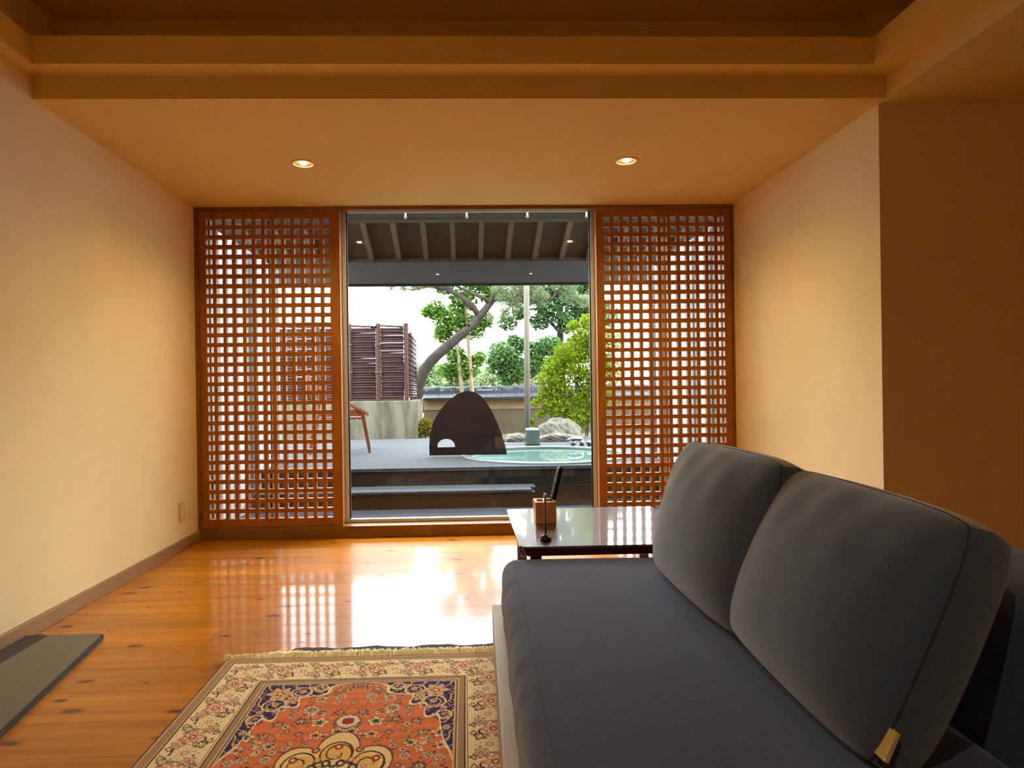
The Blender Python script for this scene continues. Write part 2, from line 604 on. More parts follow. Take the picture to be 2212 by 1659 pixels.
lattice('cedar lattice screen at the left wall, beside the bamboo fence side', -1.704, -.802, -1.638, -.888)
lattice('cedar lattice screen at the right, behind the sofa and table', .870, 1.766, .943, 1.697)


def glazing(n, x0, x1, label, mid=None):
    w = struct_empty('window_%d' % n, label)
    Y0, Y1, B, T = 4.16, 4.195, .079, 2.148
    s = .022
    for a, b in ((x0, x0 + s), (x1 - s, x1)) + (((mid - s / 2, mid + s / 2),) if mid else ()):
        obj('stile', box_bm(a, b, Y0, Y1, B, T, bev=.002), 'alu', w)
    edges = [x0 + s] + ([mid - s / 2, mid + s / 2] if mid else []) + [x1 - s]
    for a, b in zip(edges[::2], edges[1::2]):
        obj('rail', box_bm(a, b, Y0, Y1, B, B + .022, bev=.002), 'alu', w)
        obj('rail', box_bm(a, b, Y0, Y1, T - .012, T, bev=.002), 'alu', w)
        for g in ((a, a + .009), (b - .009, b)):
            obj('gasket', box_bm(g[0], g[1], Y0 + .008, Y1 - .008, B + .022, T - .012), 'gasket', w)
        obj('pane', box_bm(a + .009, b - .009, 4.174, 4.182, B + .022, T - .012), 'glass', w)
    return w


wc = glazing(1, -.80, .872, 'large clear sliding pane between the lattice screens')
glazing(2, -1.703, -.802, 'glazing behind the left lattice screen', -1.27)
glazing(3, .874, 1.765, 'glazing behind the right lattice screen', 1.34)
dot = to_mesh('sticker_dot', lathe_bm([(0, -.0006), (.0075, -.0006), (.0075, .0006), (0, .0006)], 16))
for x, z in ((-.612, 1.374), (-.590, 1.374), (.005, 1.377), (.027, 1.377), (.642, 1.370), (.664, 1.3695)):
    link('sticker_dot', dot, 'black', wc, (x, 4.1732, z), (math.pi / 2, 0, 0))


# ------------------------------------------------------------------ recessed downlights
def downlight(x, y, z, label, power, host, spot_col=WARM, size=.052):
    t = thing('downlight', label, 'downlight', (x, y, z), 0, 'recessed ceiling downlights')
    cutter = to_mesh('c', lathe_bm([(0, z - .05), (size + .001, z - .05), (size + .001, z + .085), (0, z + .085)], 32))
    for v in cutter.vertices:
        v.co.x += x
        v.co.y += y
    cut(host, [cutter])
    obj('trim_ring', lathe_bm([(size - .004, .004), (size - .004, -.003), (size + .01, -.003), (size + .012, 0), (size, .0)], 40, close=True), 'lamp_trim', t, smooth=True)
    obj('reflector', lathe_bm([(size - .004, .002), (.034, .06), (.036, .064), (size - .001, .004)], 40, close=True), 'reflector', t, smooth=True)
    obj('lamp', lathe_bm([(0, -.006), (.014, -.004), (.0205, .001), (.0225, .010), (.0225, .064), (0, .064)], 32), 'lamp', t, smooth=True)
    L = bpy.data.lights.new('downlight_beam', 'SPOT')
    L.energy = power
    L.color = spot_col
    L.spot_size = math.radians(150)
    L.spot_blend = 0.9
    L.shadow_soft_size = .02
    lo = bpy.data.objects.new('beam', L)
    COL.objects.link(lo)
    lo.parent = t
    lo.location = (0, 0, -.030)
    return t


downlight(-.834, 3.305, ZC, 'glowing warm downlight above the left lattice side', LAMP_FRONT, sof)
downlight(.868, 3.283, ZC, 'glowing warm downlight above the right lattice side', LAMP_FRONT, sof)
downlight(-.36, -.30, ZT, 'warm downlight in the raised tray behind the viewer, nearer the left wall', LAMP_TRAY[0], ceil, (1.0, 0.88, 0.46))
downlight(.93, -.30, ZT, 'warm downlight in the raised tray behind the viewer, above the sofa', LAMP_TRAY[1], ceil, (1.0, 0.88, 0.46))

# ------------------------------------------------------------------ outlet on the left wall
t = thing('wall_outlet', 'ivory wall outlet low on the left wall near the lattice', 'outlet', (XL, 3.835, .232))
obj('plate', box_bm(.0005, .008, -.035, .035, -.06, .06, bev=.003), 'outlet', t)
for dz in (-.022, .022):
    s = obj('socket', box_bm(.008, .0095, -.014, .014, dz - .014, dz + .014, bev=.0006, seg=1), 'white_trim', t)
    for dy in (-.006, .006):
        obj('slot', box_bm(.0095, .0099, dy - .0012, dy + .0012, dz - .006, dz + .006), 'black', s)


# ------------------------------------------------------------------ sofa
def grid_box(sx, sy, sz, r, nx, ny, nz, fn=None):
    """rounded box centred on the origin, dense enough to shape with fn(p)->p"""
    bm = bmesh.new()

    def axis(half, n):
        a = [-half, -half + r * .3, -half + r * .62, -half + r]
        b = [half - r, half - r * .62, half - r * .3, half]
        return a + [-half + r + (2 * half - 2 * r) * i / n for i in range(1, n)] + b
    ax, ay, az = axis(sx / 2, nx), axis(sy / 2, ny), axis(sz / 2, nz)
    core = (sx / 2 - r, sy / 2 - r, sz / 2 - r)
    cache = {}

    def V(p):
        key = tuple(round(c, 6) for c in p)
        if key not in cache:
            c = Vector([max(-core[i], min(core[i], p[i])) for i in range(3)])
            d = Vector(p) - c
            if d.length > 1e-9:
                d = d.normalized() * r
            q = c + d
            cache[key] = bm.verts.new(fn(q) if fn else q)
        return cache[key]
    for (A, B, ci, h) in ((ax, ay, 2, sz / 2), (ax, az, 1, sy / 2), (ay, az, 0, sx / 2)):
        for sgn in (-1, 1):
            for i in range(len(A) - 1):
                for j in range(len(B) - 1):
                    q = []
                    for u, w in ((A[i], B[j]), (A[i + 1], B[j]), (A[i + 1], B[j + 1]), (A[i], B[j + 1])):
                        p = [u, w]
                        p.insert(ci, sgn * h)
                        q.append(V(p))
                    if len(set(q)) == 4:
                        try:
                            bm.faces.new(q)
                        except ValueError:
                            pass
    return bm


SLEN = 1.95
sofa = thing('sofa', 'low slate-blue fabric sofa with bleached oak front rail', 'sofa', (.083, 2.172, 0), math.radians(-1.2))
obj('front_rail', box_bm(0, .038, -SLEN, 0, .075, .20, bev=.005), 'rail', sofa)
obj('side_rail', box_bm(.039, .99, -.04, -.002, .075, .165, bev=.004), 'rail', sofa)
obj('side_rail', box_bm(.039, .99, -SLEN, -SLEN + .038, .075, .165, bev=.004), 'rail', sofa)
obj('platform', box_bm(.039, 1.0, -SLEN + .04, -.042, .12, .162), 'darkwood', sofa)
for lx in (.118, .93):
    for ly in (-.12, -SLEN + .12):
        obj('leg', box_bm(lx - .025, lx + .025, ly - .025, ly + .025, .001, .12, bev=.003), 'darkwood', sofa)


def seatfn(p):
    x, y, z = p
    # soft crown, sagging front face with gathered folds near the far corner
    if x < -.295:
        k = max(0.0, min(1.0, (-.295 - x) / .05))
        fold = (math.sin(y * 31 + z * 34 + 3 * math.sin(y * 7)) + .6 * math.sin(y * 57 + z * 22)) * .0026 * max(0, min(1, (y + .2) / .5))
        x += k * (fold - .012 * math.cos(z / .21 * math.pi))
    z += .006 * math.cos(x / .72 * math.pi) * math.cos(y / SLEN * math.pi) if z > .05 else 0
    return Vector((x, y, z))


seat = obj('seat_cushion', grid_box(.72, SLEN - .085, .215, .042, 24, 120, 8, seatfn), 'fabric', sofa, (.401, -SLEN / 2 - .022, .2735), smooth=True)
pts = [(.071 + .001 * math.sin(i), -.10 - i * (SLEN - .24) / 40, .3795) for i in range(41)]
obj('seam', tube_bm(pts, .0016, 6), 'piping', seat, (-.401, SLEN / 2 + .022, -.2735))
obj('backrest', grid_box(.26, SLEN - .04, .465, .05, 6, 30, 8), 'fabric', sofa, (.90, -SLEN / 2, .3965), smooth=True)


def cushion_bm(w, h, gus, bulge, seed):
    rnd = random.Random(seed)
    ph = [rnd.uniform(0, 6.28) for _ in range(6)]
    N = 44
    bm = bmesh.new()

    def outline(u, v):
        # edges pulled in slightly between plump corners, corners rounded
        uu = u * (1 - .035 * (1 - v * v) ** .5 * 0) * (1 - .05 * max(0, abs(u) - .0) ** 6 * abs(v) ** 6)
        vv = v * (1 - .05 * abs(u) ** 6 * abs(v) ** 6)
        return w / 2 * uu * (1 + .02 * math.cos(v * 1.5)), h / 2 * vv * (1 + .02 * math.cos(u * 1.5))

    def thick(u, v):
        e = (max(0, 1 - abs(u) ** 2.6) ** .55) * (max(0, 1 - abs(v) ** 2.6) ** .55)
        wr = .0045 * math.sin(9 * u + 5 * v + ph[0]) * (max(0, v) ** 2) * e + .003 * math.sin(15 * u - 4 * v + ph[1]) * max(0, v) * e
        return gus / 2 + bulge * e + wr
    front, back = {}, {}
    for i in range(N + 1):
        for j in range(N + 1):
            u, v = 2 * i / N - 1, 2 * j / N - 1
            u, v = math.sin(u * math.pi / 2), math.sin(v * math.pi / 2)
            x, z = outline(u, v)
            front[i, j] = bm.verts.new((x, -thick(u, v), z))
            back[i, j] = bm.verts.new((x, thick(u, v) * .8, z))
    for i in range(N):
        for j in range(N):
            bm.faces.new((front[i, j], front[i + 1, j], front[i + 1, j + 1], front[i, j + 1]))
            bm.faces.new((back[i, j], back[i, j + 1], back[i + 1, j + 1], back[i + 1, j]))
    ring = [(i, 0) for i in range(N)] + [(N, j) for j in range(N)] + [(i, N) for i in range(N, 0, -1)] + [(0, j) for j in range(N, 0, -1)]
    mids = []
    for q in ring:
        a, b = front[q].co, back[q].co
        m = (a + b) / 2
        out = Vector((m.x / (w / 2), 0, m.z / (h / 2)))
        mids.append(bm.verts.new(m + out.normalized() * .008))
    n = len(ring)
    for k in range(n):
        k2 = (k + 1) % n
        bm.faces.new((front[ring[k]], front[ring[k2]], mids[k2], mids[k]))
        bm.faces.new((mids[k], mids[k2], back[ring[k2]], back[ring[k]]))
    edge = [front[q].co.copy() for q in ring]
    return bm, edge


def back_cushion(label, cx, cy, cz, lean, turn, w, h, seed, tag_u, roll=0.0):
    L = math.radians(lean)
    zl = Vector((math.sin(L), 0, math.cos(L)))
    yl = Vector((math.cos(L), 0, -math.sin(L)))
    xl = yl.cross(zl)
    R = Matrix.Rotation(math.radians(turn), 4, 'Z')
    t = thing('back_cushion', label, 'cushion', group='sofa back cushions')
    t.matrix_world = Matrix.Translation((cx, cy, cz)) @ R @ Matrix(((xl.x, yl.x, zl.x, 0), (xl.y, yl.y, zl.y, 0), (xl.z, yl.z, zl.z, 0), (0, 0, 0, 1))) @ Matrix.Rotation(math.radians(roll), 4, 'Y')
    bm, edge = cushion_bm(w, h, .075, .072, seed)
    c = obj('cover', bm, 'fabric2', t, smooth=True)
    bm = bmesh.new()
    add_tube(bm, edge[::2] + [edge[0]], .0022, 5, cap=False)
    obj('piping', bm, 'piping', c)
    # folded cream tag sewn into the seam
    tz = -h / 2 + .045
    obj('care_tag', box_bm((tag_u - .001, tag_u + .024, -.040, -.0375, tz - .022, tz + .022), (tag_u - .001, tag_u + .024, -.0365, -.034, tz - .022, tz + .022)), 'tag', c)
    return t


back_cushion('slate-blue back cushion farther away, next to the red-brown table', .668, 1.628, .580, 16.7, 0, .60, .395, 3, .300)
back_cushion('slate-blue back cushion nearest the viewer, with cream tag', .688, 1.131, .563, 23, 0, .515, .385, 5, .250, 1.8)

# ------------------------------------------------------------------ low table at the sofa's end
tb = thing('side_table', 'glossy dark red-brown low table at the far end of the sofa', 'table', (.50, 2.435, 0))
TW, TD, TZ = .325, .335, .415
bm = bmesh.new()
top = [bm.verts.new((x, y, TZ)) for x, y in ((-TW, -TD), (TW, -TD), (TW, TD), (-TW, TD))]
mid_ = [bm.verts.new((x, y, TZ - .008)) for x, y in ((-TW, -TD), (TW, -TD), (TW, TD), (-TW, TD))]
bot = [bm.verts.new((x * .955, y * .955, TZ - .036)) for x, y in ((-TW, -TD), (TW, -TD), (TW, TD), (-TW, TD))]
bm.faces.new(top)
bm.faces.new(bot[::-1])
for A, B in ((top, mid_), (mid_, bot)):
    for i in range(4):
        bm.faces.new((A[i], A[(i + 1) % 4], B[(i + 1) % 4], B[i]))
bmesh.ops.bevel(bm, geom=[e for e in bm.edges if abs(e.verts[0].co.z - e.verts[1].co.z) > .005], offset=.012, segments=3, affect='EDGES')
obj('table_top', bm, 'table', tb)
for sx in (-1, 1):
    for sy in (-1, 1):
        obj('leg', box_bm(sx * .265 - .02, sx * .265 + .02, sy * .27 - .02, sy * .27 + .02, .001, TZ - .037, bev=.003), 'table', tb)
obj('apron', box_bm(-.245, .245, .26, .28, TZ - .085, TZ - .037), 'table', tb)

# wooden box with a remote control standing in it
bx = thing('pen_box', 'small pale wooden box with two square wells on the table', 'box', (.310, 2.495, TZ + .0005))
bw, bd, bh = .041, .047, .085
o = obj('body', box_bm(-bw, bw, -bd, bd, 0, bh, bev=.001, seg=1), 'boxwood', bx)


def boxmesh(*b):
    me = to_mesh('c', box_bm(*b))
    return me


c1 = boxmesh(-bw + .010, -.006, -bd + .018, bd - .018, .012, bh + .02)
c2 = boxmesh(.004, bw - .009, -bd + .018, bd - .018, .012, bh + .02)
for c in (c1, c2):
    for v in c.vertices:
        v.co += Vector((.310, 2.495, TZ + .0005))
bpy.context.view_layer.update()
cut(o, [c1, c2])
rc = thing('remote_control', 'slim black remote control leaning out of the wooden box', 'remote control', (.326, 2.50, TZ + .014))
rc.rotation_euler = (math.radians(-4), math.radians(17), math.radians(14))
r_ = obj('body', box_bm(-.009, .009, -.013, .013, 0, .205, bev=.003), 'black', rc)
obj('end_cap', box_bm(-.008, .008, -.0125, .0125, .205, .210, bev=.0015), 'chrome', rc)
for i in range(7):
    obj('button', box_bm(-.0102, -.0088, -.006, .006, .085 + i * .016, .093 + i * .016, bev=.0006, seg=1), 'grey_btn', r_)
ps = thing('pen_stand', 'thin dark stick standing on a round black base on the table', 'pen stand', (.274, 2.182, TZ + .0005))
obj('base', lathe_bm([(0, 0), (.019, 0), (.0205, .004), (.019, .012), (.012, .019), (.005, .0225), (0, .0235)], 28), 'black', ps, smooth=True)
obj('stick', tube_bm([(0, 0, .020), (0, 0, .155)], .0042, 12), 'table', ps, smooth=True)
obj('tip', lathe_bm([(0, .154), (.0050, .154), (.0056, .160), (.004, .165), (0, .166)], 16), 'chrome', ps, smooth=True)
for a in (200, 300):
    obj('stud', lathe_bm([(0, -.003), (.003, 0), (0, .003)], 10), 'chrome', ps, (.017 * math.cos(math.radians(a)), .017 * math.sin(math.radians(a)), .0145), smooth=True)

# ------------------------------------------------------------------ patterned rug
RX, RY, RHW, RLEN = -.343, 2.205, .504, 1.50


def rug():
    step = .0021
    nx, ny = int(2 * RHW / step) + 1, int(RLEN / step) + 1
    xs = np.linspace(-RHW, RHW, nx)
    ys = np.linspace(0, RLEN, ny)          # distance from the far end
    A, B = np.meshgrid(xs, ys)
    rs = np.random.RandomState(11)
    c = lambda *v: np.array(lin(v))
    cream, pink, brown, dark, navy = c(236, 216, 172), c(206, 138, 126), c(166, 132, 100), c(64, 50, 48), c(50, 38, 92)
    salmon, red, green, gold, white = c(214, 118, 74), c(160, 44, 40), c(112, 112, 62), c(218, 168, 84), c(222, 208, 182)
    img = np.zeros(A.shape + (3,))
    img[:] = brown
    d = np.minimum(np.minimum(RHW - np.abs(A), B), RLEN - B)

    def put(mask, col, k=1.0):
        img[mask] = img[mask] * (1 - k) + col * k
    for lo, hi, col in ((0, .004, pink), (.004, .007, dark), (.010, .012, cream), (.034, .036, cream), (.037, .040, dark), (.042, .166, cream), (.166, .169, dark), (.170, .173, cream), (.174, .177, dark), (.194, .196, cream), (.198, .201, dark), (.203, .206, c(200, 182, 152))):
        put((d >= lo) & (d < hi), col)
    # border: coordinate along the border, and across it
    side = (RHW - np.abs(A)) < np.minimum(B, RLEN - B)
    s = np.where(side, B, A + .02)
    BH = .061
    tt = (d - .104) / BH
    inb = (d >= .042) & (d < .166)
    per = .152
    ph = s / per * 2 * np.pi
    for off, amp, wd, col, fr in ((0, .62, .055, dark, 3), (np.pi, .62, .05, green, 4), (np.pi / 2, .35, .045, dark, 5)):
        cv = amp * np.sin(ph + off) + .13 * np.sin(3 * ph + off)
        put(inb & (np.abs(tt - cv) < wd) & (np.sin(fr * ph + .6) > -.3), col)

    def fl_(cs, ct):
        du = (((s - cs * per + per / 2) % per) - per / 2) / BH
        return np.hypot(du, tt - ct), np.arctan2(tt - ct, du)
    for cs, ct, r, lb, c1_, c2_ in ((.25, -.10, .62, 7, pink, red), (.75, .10, .60, 8, cream, pink), (.0, .50, .34, 5, pink, dark), (.5, -.52, .34, 5, c(196, 150, 110), red), (.0, -.55, .26, 4, green, pink), (.5, .52, .28, 4, dark, gold), (.62, -.72, .17, 3, red, cream), (.12, .80, .17, 3, dark, pink), (.38, .78, .17, 3, red, cream), (.88, -.78, .18, 3, green, gold)):
        rr, an = fl_(cs, ct)
        edge = r * (.76 + .24 * np.cos(lb * an + cs * 9))
        put(inb & (rr < edge + .045), dark, .7)
        put(inb & (rr < edge), c1_)
        put(inb & (rr < edge * .66), cream)
        put(inb & (rr < edge * .42), c2_)
        put(inb & (rr < edge * .18), cream)
    # field
    inf = d >= .207
    put(inf, salmon)
    img[inf] *= (1 + .10 * np.sin(B[inf] * 130 + 3 * np.sin(B[inf] * 23)))[:, None]
    FH, FL = RHW - .207, RLEN / 2 - .207
    b = np.minimum(B, RLEN - B) - .207     # distance into the field from the nearer end
    a = np.abs(A)
    # scattered flowers, mirrored left to right and end to end
    fl2 = []
    tries = 0
    while len(fl2) < 84 and tries < 9000:
        tries += 1
        x_, y_, r_ = rs.uniform(.0, FH - .015), rs.uniform(.01, FL), rs.choice([.009, .012, .016, .020, .026])
        if all(math.hypot(x_ - q[0], y_ - q[1]) > (r_ + q[2]) * 1.02 for q in fl2):
            fl2.append((x_, y_, r_))
    for x_, y_, r_ in fl2:
        du, dt = a - x_, b - y_
        m0 = inf & (np.abs(du) < r_ * 2) & (np.abs(dt) < r_ * 2)
        rr, an = np.hypot(du, dt), np.arctan2(dt, du)
        lb = rs.choice([5, 6, 8])
        edge = r_ * (.76 + .24 * np.cos(lb * an + rs.uniform(0, 6)))
        oc, mc, cc = [(white, navy, gold), (cream, red, dark), (navy, cream, red), (green, cream, dark), (white, salmon, navy), (cream, green, navy)][rs.randint(6)]
        put(m0 & (rr < edge + .003), c(96, 60, 44), .6)
        put(m0 & (rr < edge), oc)
        put(m0 & (rr < edge * .62), mc)
        put(m0 & (rr < edge * .34), cc)
        # a leaf spray
        th = rs.uniform(0, 6.28)
        ex, ey = du * math.cos(th) + dt * math.sin(th) - r_ * 1.35, -du * math.sin(th) + dt * math.cos(th)
        put(m0 & ((ex / (r_ * .55)) ** 2 + (ey / (r_ * .2)) ** 2 < 1), green)
    for _ in range(150):
        x_, y_ = rs.uniform(0, FH), rs.uniform(0, FL)
        put(inf & ((a - x_) ** 2 + ((b - y_) * 1.3) ** 2 < rs.uniform(.003, .0055) ** 2), [white, navy, gold, green, red][rs.randint(5)])
    # navy corner spandrels with cream scrolls
    p_ = np.maximum(FH - a, 0) / .285
    q_ = np.maximum(b, 0) / .40
    f = p_ ** .66 + q_ ** .66 + .075 * np.sin(np.arctan2(q_, p_) * 15 + 1.2) - 1
    sp = inf & (f < 0)
    put(inf & (np.abs(f - .015) < .020), cream)
    put(sp, navy)
    u_, v_ = FH - a, b
    sand = c(206, 176, 128)
    for cx_, cy_, r_, kind in ((.058, .058, .042, 1), (.122, .052, .031, 0), (.060, .128, .034, 0), (.105, .100, .024, 1), (.028, .205, .022, 0), (.178, .026, .020, 0), (.020, .275, .014, 1), (.225, .014, .012, 1), (.030, .165, .012, 1), (.150, .020, .011, 1)):
        rr, an = np.hypot(u_ - cx_, v_ - cy_), np.arctan2(v_ - cy_, u_ - cx_)
        if kind:
            e = r_ * (.80 + .20 * np.cos(6 * an))
            put(sp & (rr < e), sand)
            put(sp & (rr < r_ * .42 * (.75 + .25 * np.cos(5 * an))), red if r_ > .03 else dark)
            put(sp & (rr < r_ * .16), cream)
        else:
            put(sp & (np.abs(rr - r_) < .0028), cream)
            put(sp & (rr < r_) & (np.abs(((rr / r_ * 1.7 + an / (2 * np.pi)) % 1) - .5) < .13), sand)
            put(sp & (rr < r_ * .24), pink)
    dots = sp & (np.sin(u_ * 210 + 2 * np.sin(v_ * 90)) * np.sin(v_ * 190 + 2 * np.sin(u_ * 70)) > .74)
    put(dots, pink)
    put(sp & (np.sin(u_ * 150 - v_ * 120 + 2 * np.sin(v_ * 60)) > .93), sand)
    # central medallion and pendant
    yc = RLEN / 2
    mx_, my_ = A / .205, (B - yc) / .262
    rr, an = np.hypot(mx_, my_), np.arctan2(my_, mx_)
    edge = .66 + .24 * np.abs(np.cos(4 * an)) ** .8 + .08 * np.abs(np.sin(an)) ** 10
    med = rr < edge
    put(inf & (rr < edge + .03), navy, .8)
    put(med, np.array(lin((236, 208, 148))))
    put(med & (rr < edge * .8) & (rr > .5), np.array(lin((230, 186, 104))))
    for kk in range(8):
        th = kk * np.pi / 4
        for ra, ro in ((.60, .20), (.36, .13)):
            th2 = th + (np.pi / 8 if ra < .5 else 0)
            e = np.hypot(mx_ - ra * np.cos(th2), my_ - ra * np.sin(th2))
            g = np.arctan2(my_ - ra * np.sin(th2), mx_ - ra * np.cos(th2))
            put(med & (e < ro) & (e > ro * .3) & (np.abs(((e / ro * 1.6 + (1 if kk % 2 else -1) * g / (2 * np.pi)) % 1) - .5) < .09), c(96, 62, 48))
            put(med & (np.abs(e - ro) < .012), dark)
    for kk in range(16):
        th = kk * np.pi / 8
        for ra, rz, cc in ((.72, .055, red), (.45, .060, dark), (.54, .040, pink)):
            th2 = th + (np.pi / 16 if ra < .5 else 0)
            e = np.hypot(mx_ - ra * np.cos(th2), my_ - ra * np.sin(th2))
            put(med & (e < rz), cc)
            put(med & (e < rz * .45), white)
    put(rr < .2, red)
    put(rr < .14, cream)
    put(rr < .07, navy)
    for sy in (-1, 1):
        px_, py_ = A / .036, (B - yc - sy * .315) / .034
        e = np.abs(px_) + np.abs(py_) * .9 + .12 * np.cos(4 * np.arctan2(py_, px_))
        put(inf & (e < 1.25), navy, .7)
        put(inf & (e < 1.1), white)
        put(inf & (e < .62), red)
    img *= (1 + .05 * rs.randn(*A.shape))[..., None]
    img = np.clip(img, 0.002, 1)
    pile = .010 + .0012 * rs.rand(*A.shape)
    pile[0, :] = pile[-1, :] = .004
    pile[:, 0] = pile[:, -1] = .004
    co = np.stack([A, -B, pile], -1).reshape(-1, 3)
    idx = np.arange(nx * ny).reshape(ny, nx)
    quads = np.stack([idx[:-1, :-1], idx[1:, :-1], idx[1:, 1:], idx[:-1, 1:]], -1).reshape(-1, 4)
    me = bpy.data.meshes.new('pile')
    me.vertices.add(len(co))
    me.vertices.foreach_set('co', co.ravel())
    me.loops.add(quads.size)
    me.loops.foreach_set('vertex_index', quads.ravel().astype(np.int32))
    me.polygons.add(len(quads))
    me.polygons.foreach_set('loop_start', np.arange(0, quads.size, 4, dtype=np.int32))
    me.update(calc_edges=True)
    at = me.color_attributes.new('weave', 'FLOAT_COLOR', 'POINT')
    at.data.foreach_set('color', np.concatenate([img.reshape(-1, 3), np.ones((nx * ny, 1))], 1).ravel())
    m, nt, p = newmat('woven_wool_pattern')
    setp(p, 0.95, spec=0.1, sheen=0.1)
    an_ = nt.nodes.new('ShaderNodeAttribute')
    an_.attribute_name = 'weave'
    nt.links.new(an_.outputs['Color'], p.inputs['Base Color'])
    me.materials.append(m)
    return me


rg = thing('rug', 'patterned wool rug with salmon field, navy corners and cream floral border', 'rug', (RX, RY, .008))
link('pile', rug(), None, rg, (0, 0, 0))
obj('backing', box_bm(-RHW + .002, RHW - .002, -RLEN + .002, -.002, -.001, .003), 'fringe', rg)
rnd = random.Random(5)
bm = bmesh.new()
for i in range(880):
    x = -RHW - .004 + (2 * RHW + .008) * i / 879 + rnd.uniform(-.003, .003)
    L = rnd.uniform(.052, .076)
    if x < -RHW + .16:
        L *= .55 + .45 * (x + RHW) / .16
    sw = rnd.uniform(-.022, .022) + (-.02 if x < -RHW + .1 else 0)
    lift = rnd.uniform(.0, .016)
    pts = [(x, -.003, .004), (x + sw * .25, L * .35, .003 + lift), (x + sw * .7, L * .7, .001 + lift * .8), (x + sw, L, .0005 + lift * .3)]
    add_tube(bm, pts, [.0021, .0021, .0018, .0012], 4)
fg = obj('fringe', bm, 'fringe', rg)
fg['kind'] = 'stuff'

# dark non-slip underlay whose wavy far edge shows beyond the fringe
out = [(-.655, 2.18), (-.652, 2.27)] + [(-.64 + .80 * i / 24, 2.312 + .008 * math.sin(i * .9) * (i > 0) + .004 * math.sin(i * 2.3)) for i in range(25)] + [(.16, 2.0), (.16, .80), (-.655, .80)]
bm = bmesh.new()
f = bm.faces.new([bm.verts.new((x, y, .0008)) for x, y in out])
r = bmesh.ops.extrude_face_region(bm, geom=[f])
bmesh.ops.translate(bm, vec=(0, 0, .0055), verts=[v for v in r['geom'] if isinstance(v, bmesh.types.BMVert)])
tag(obj('rug_underlay', bm, 'underlay'), 'dark grey underlay peeking out beyond the rug fringe', 'underlay')

# ------------------------------------------------------------------ grey felt mat by the left wall
mt = thing('floor_mat', 'grey felt floor mat with dark edging beside the left wall', 'mat', (-1.56, 1.55, 0), 0)


def slab(outline, z0, z1):
    bm = bmesh.new()
    f = bm.faces.new([bm.verts.new((x + 1.56, y - 1.55, z0)) for x, y in outline])
    r = bmesh.ops.extrude_face_region(bm, geom=[f])
    bmesh.ops.translate(bm, vec=(0, 0, z1 - z0), verts=[v for v in r['geom'] if isinstance(v, bmesh.types.BMVert)])
    return bm


def edge_x(y):
    return -1.417 + (2.47 - y) * .166


obj('felt', slab([(-1.624, 2.468), (edge_x(2.468) - .02, 2.468), (edge_x(2.44) - .006, 2.45), (edge_x(.6) - .006, .6), (-1.624, .6)], .001, .020), 'mat', mt)
obj('edging', slab([(edge_x(2.46) - .018, 2.4685), (edge_x(2.46), 2.464), (edge_x(2.45) + .004, 2.448), (edge_x(.6) + .004, .6), (edge_x(.6) - .0055, .6), (edge_x(2.44) - .0055, 2.451)], .001, .0185), 'mat_edge', mt)
obj('border_strip', slab([(-1.712, 2.468), (-1.625, 2.468), (-1.625, .6), (-1.712, .6)], .001, .0195), 'mat_dark', mt)

# ------------------------------------------------------------------ terrace, step, deck
struct('ground', box_bm(-30, 30, 4.3, 80, -.5, -.16), 'ground')
struct('ground_bed', box_bm(-8, 8, 9.08, 40, -.16, .10), 'ground')
struct('terrace', box_bm(-4, 4, 4.3, 5.3, -.16, -.05), 'terrace')
st = struct_empty('step', 'grey wooden step below the deck')
obj('riser', box_bm(-1.78, .58, 5.27, 5.29, -.05, .075), 'riser', st)
for i, (a, b) in enumerate(((5.262, 5.41), (5.415, 5.575))):
    obj('tread_board', box_bm(-1.78, .60 - .05 * (i == 0), a, b, .076, .10, bev=.004), 'deck', st)
obj('end_panel', box_bm(.56, .58, 5.291, 5.575, -.05, .075), 'riser', st)

TCX, TCY, TR = .83, 6.57, .86
DZ = .255
dk = struct_empty('deck', 'weathered grey wooden deck around the round bath')
for i in range(2):
    obj('skirt_board', box_bm(-4, 4, 5.60, 5.62, -.05 + i * .14, .085 + i * .14, bev=.002, seg=1), 'riser', dk)
PW = TR * 2 / 14
y0 = TCY - TR - PW
rows = [y0 + PW * i for i in range(28)]


def plank(pts2):
    bm = bmesh.new()
    f = bm.faces.new([bm.verts.new((x, y, DZ - .028)) for x, y in pts2])
    r = bmesh.ops.extrude_face_region(bm, geom=[f])
    bmesh.ops.translate(bm, vec=(0, 0, .028), verts=[v for v in r['geom'] if isinstance(v, bmesh.types.BMVert)])
    obj('plank', bm, 'deck', dk)


for i, ya in enumerate(rows):
    a, b = ya + .003, ya + PW - .003
    if i == 0:
        a = 5.59
    if a > 9.05:
        break
    if b < TCY - TR or a > TCY + TR:
        plank([(-3.2, a), (3.2, a), (3.2, b), (-3.2, b)])
    else:
        ysamp = [a + (b - a) * j / 6 for j in range(7)]
        cx_ = [math.sqrt(max(0, (TR + .004) ** 2 - (yy - TCY) ** 2)) for yy in ysamp]
        plank([(-3.2, a)] + [(TCX - c_, yy) for c_, yy in zip(cx_, ysamp)] + [(-3.2, b)])
        plank([(3.2, b)] + [(TCX + c_, yy) for c_, yy in reversed(list(zip(cx_, ysamp)))] + [(3.2, a)])

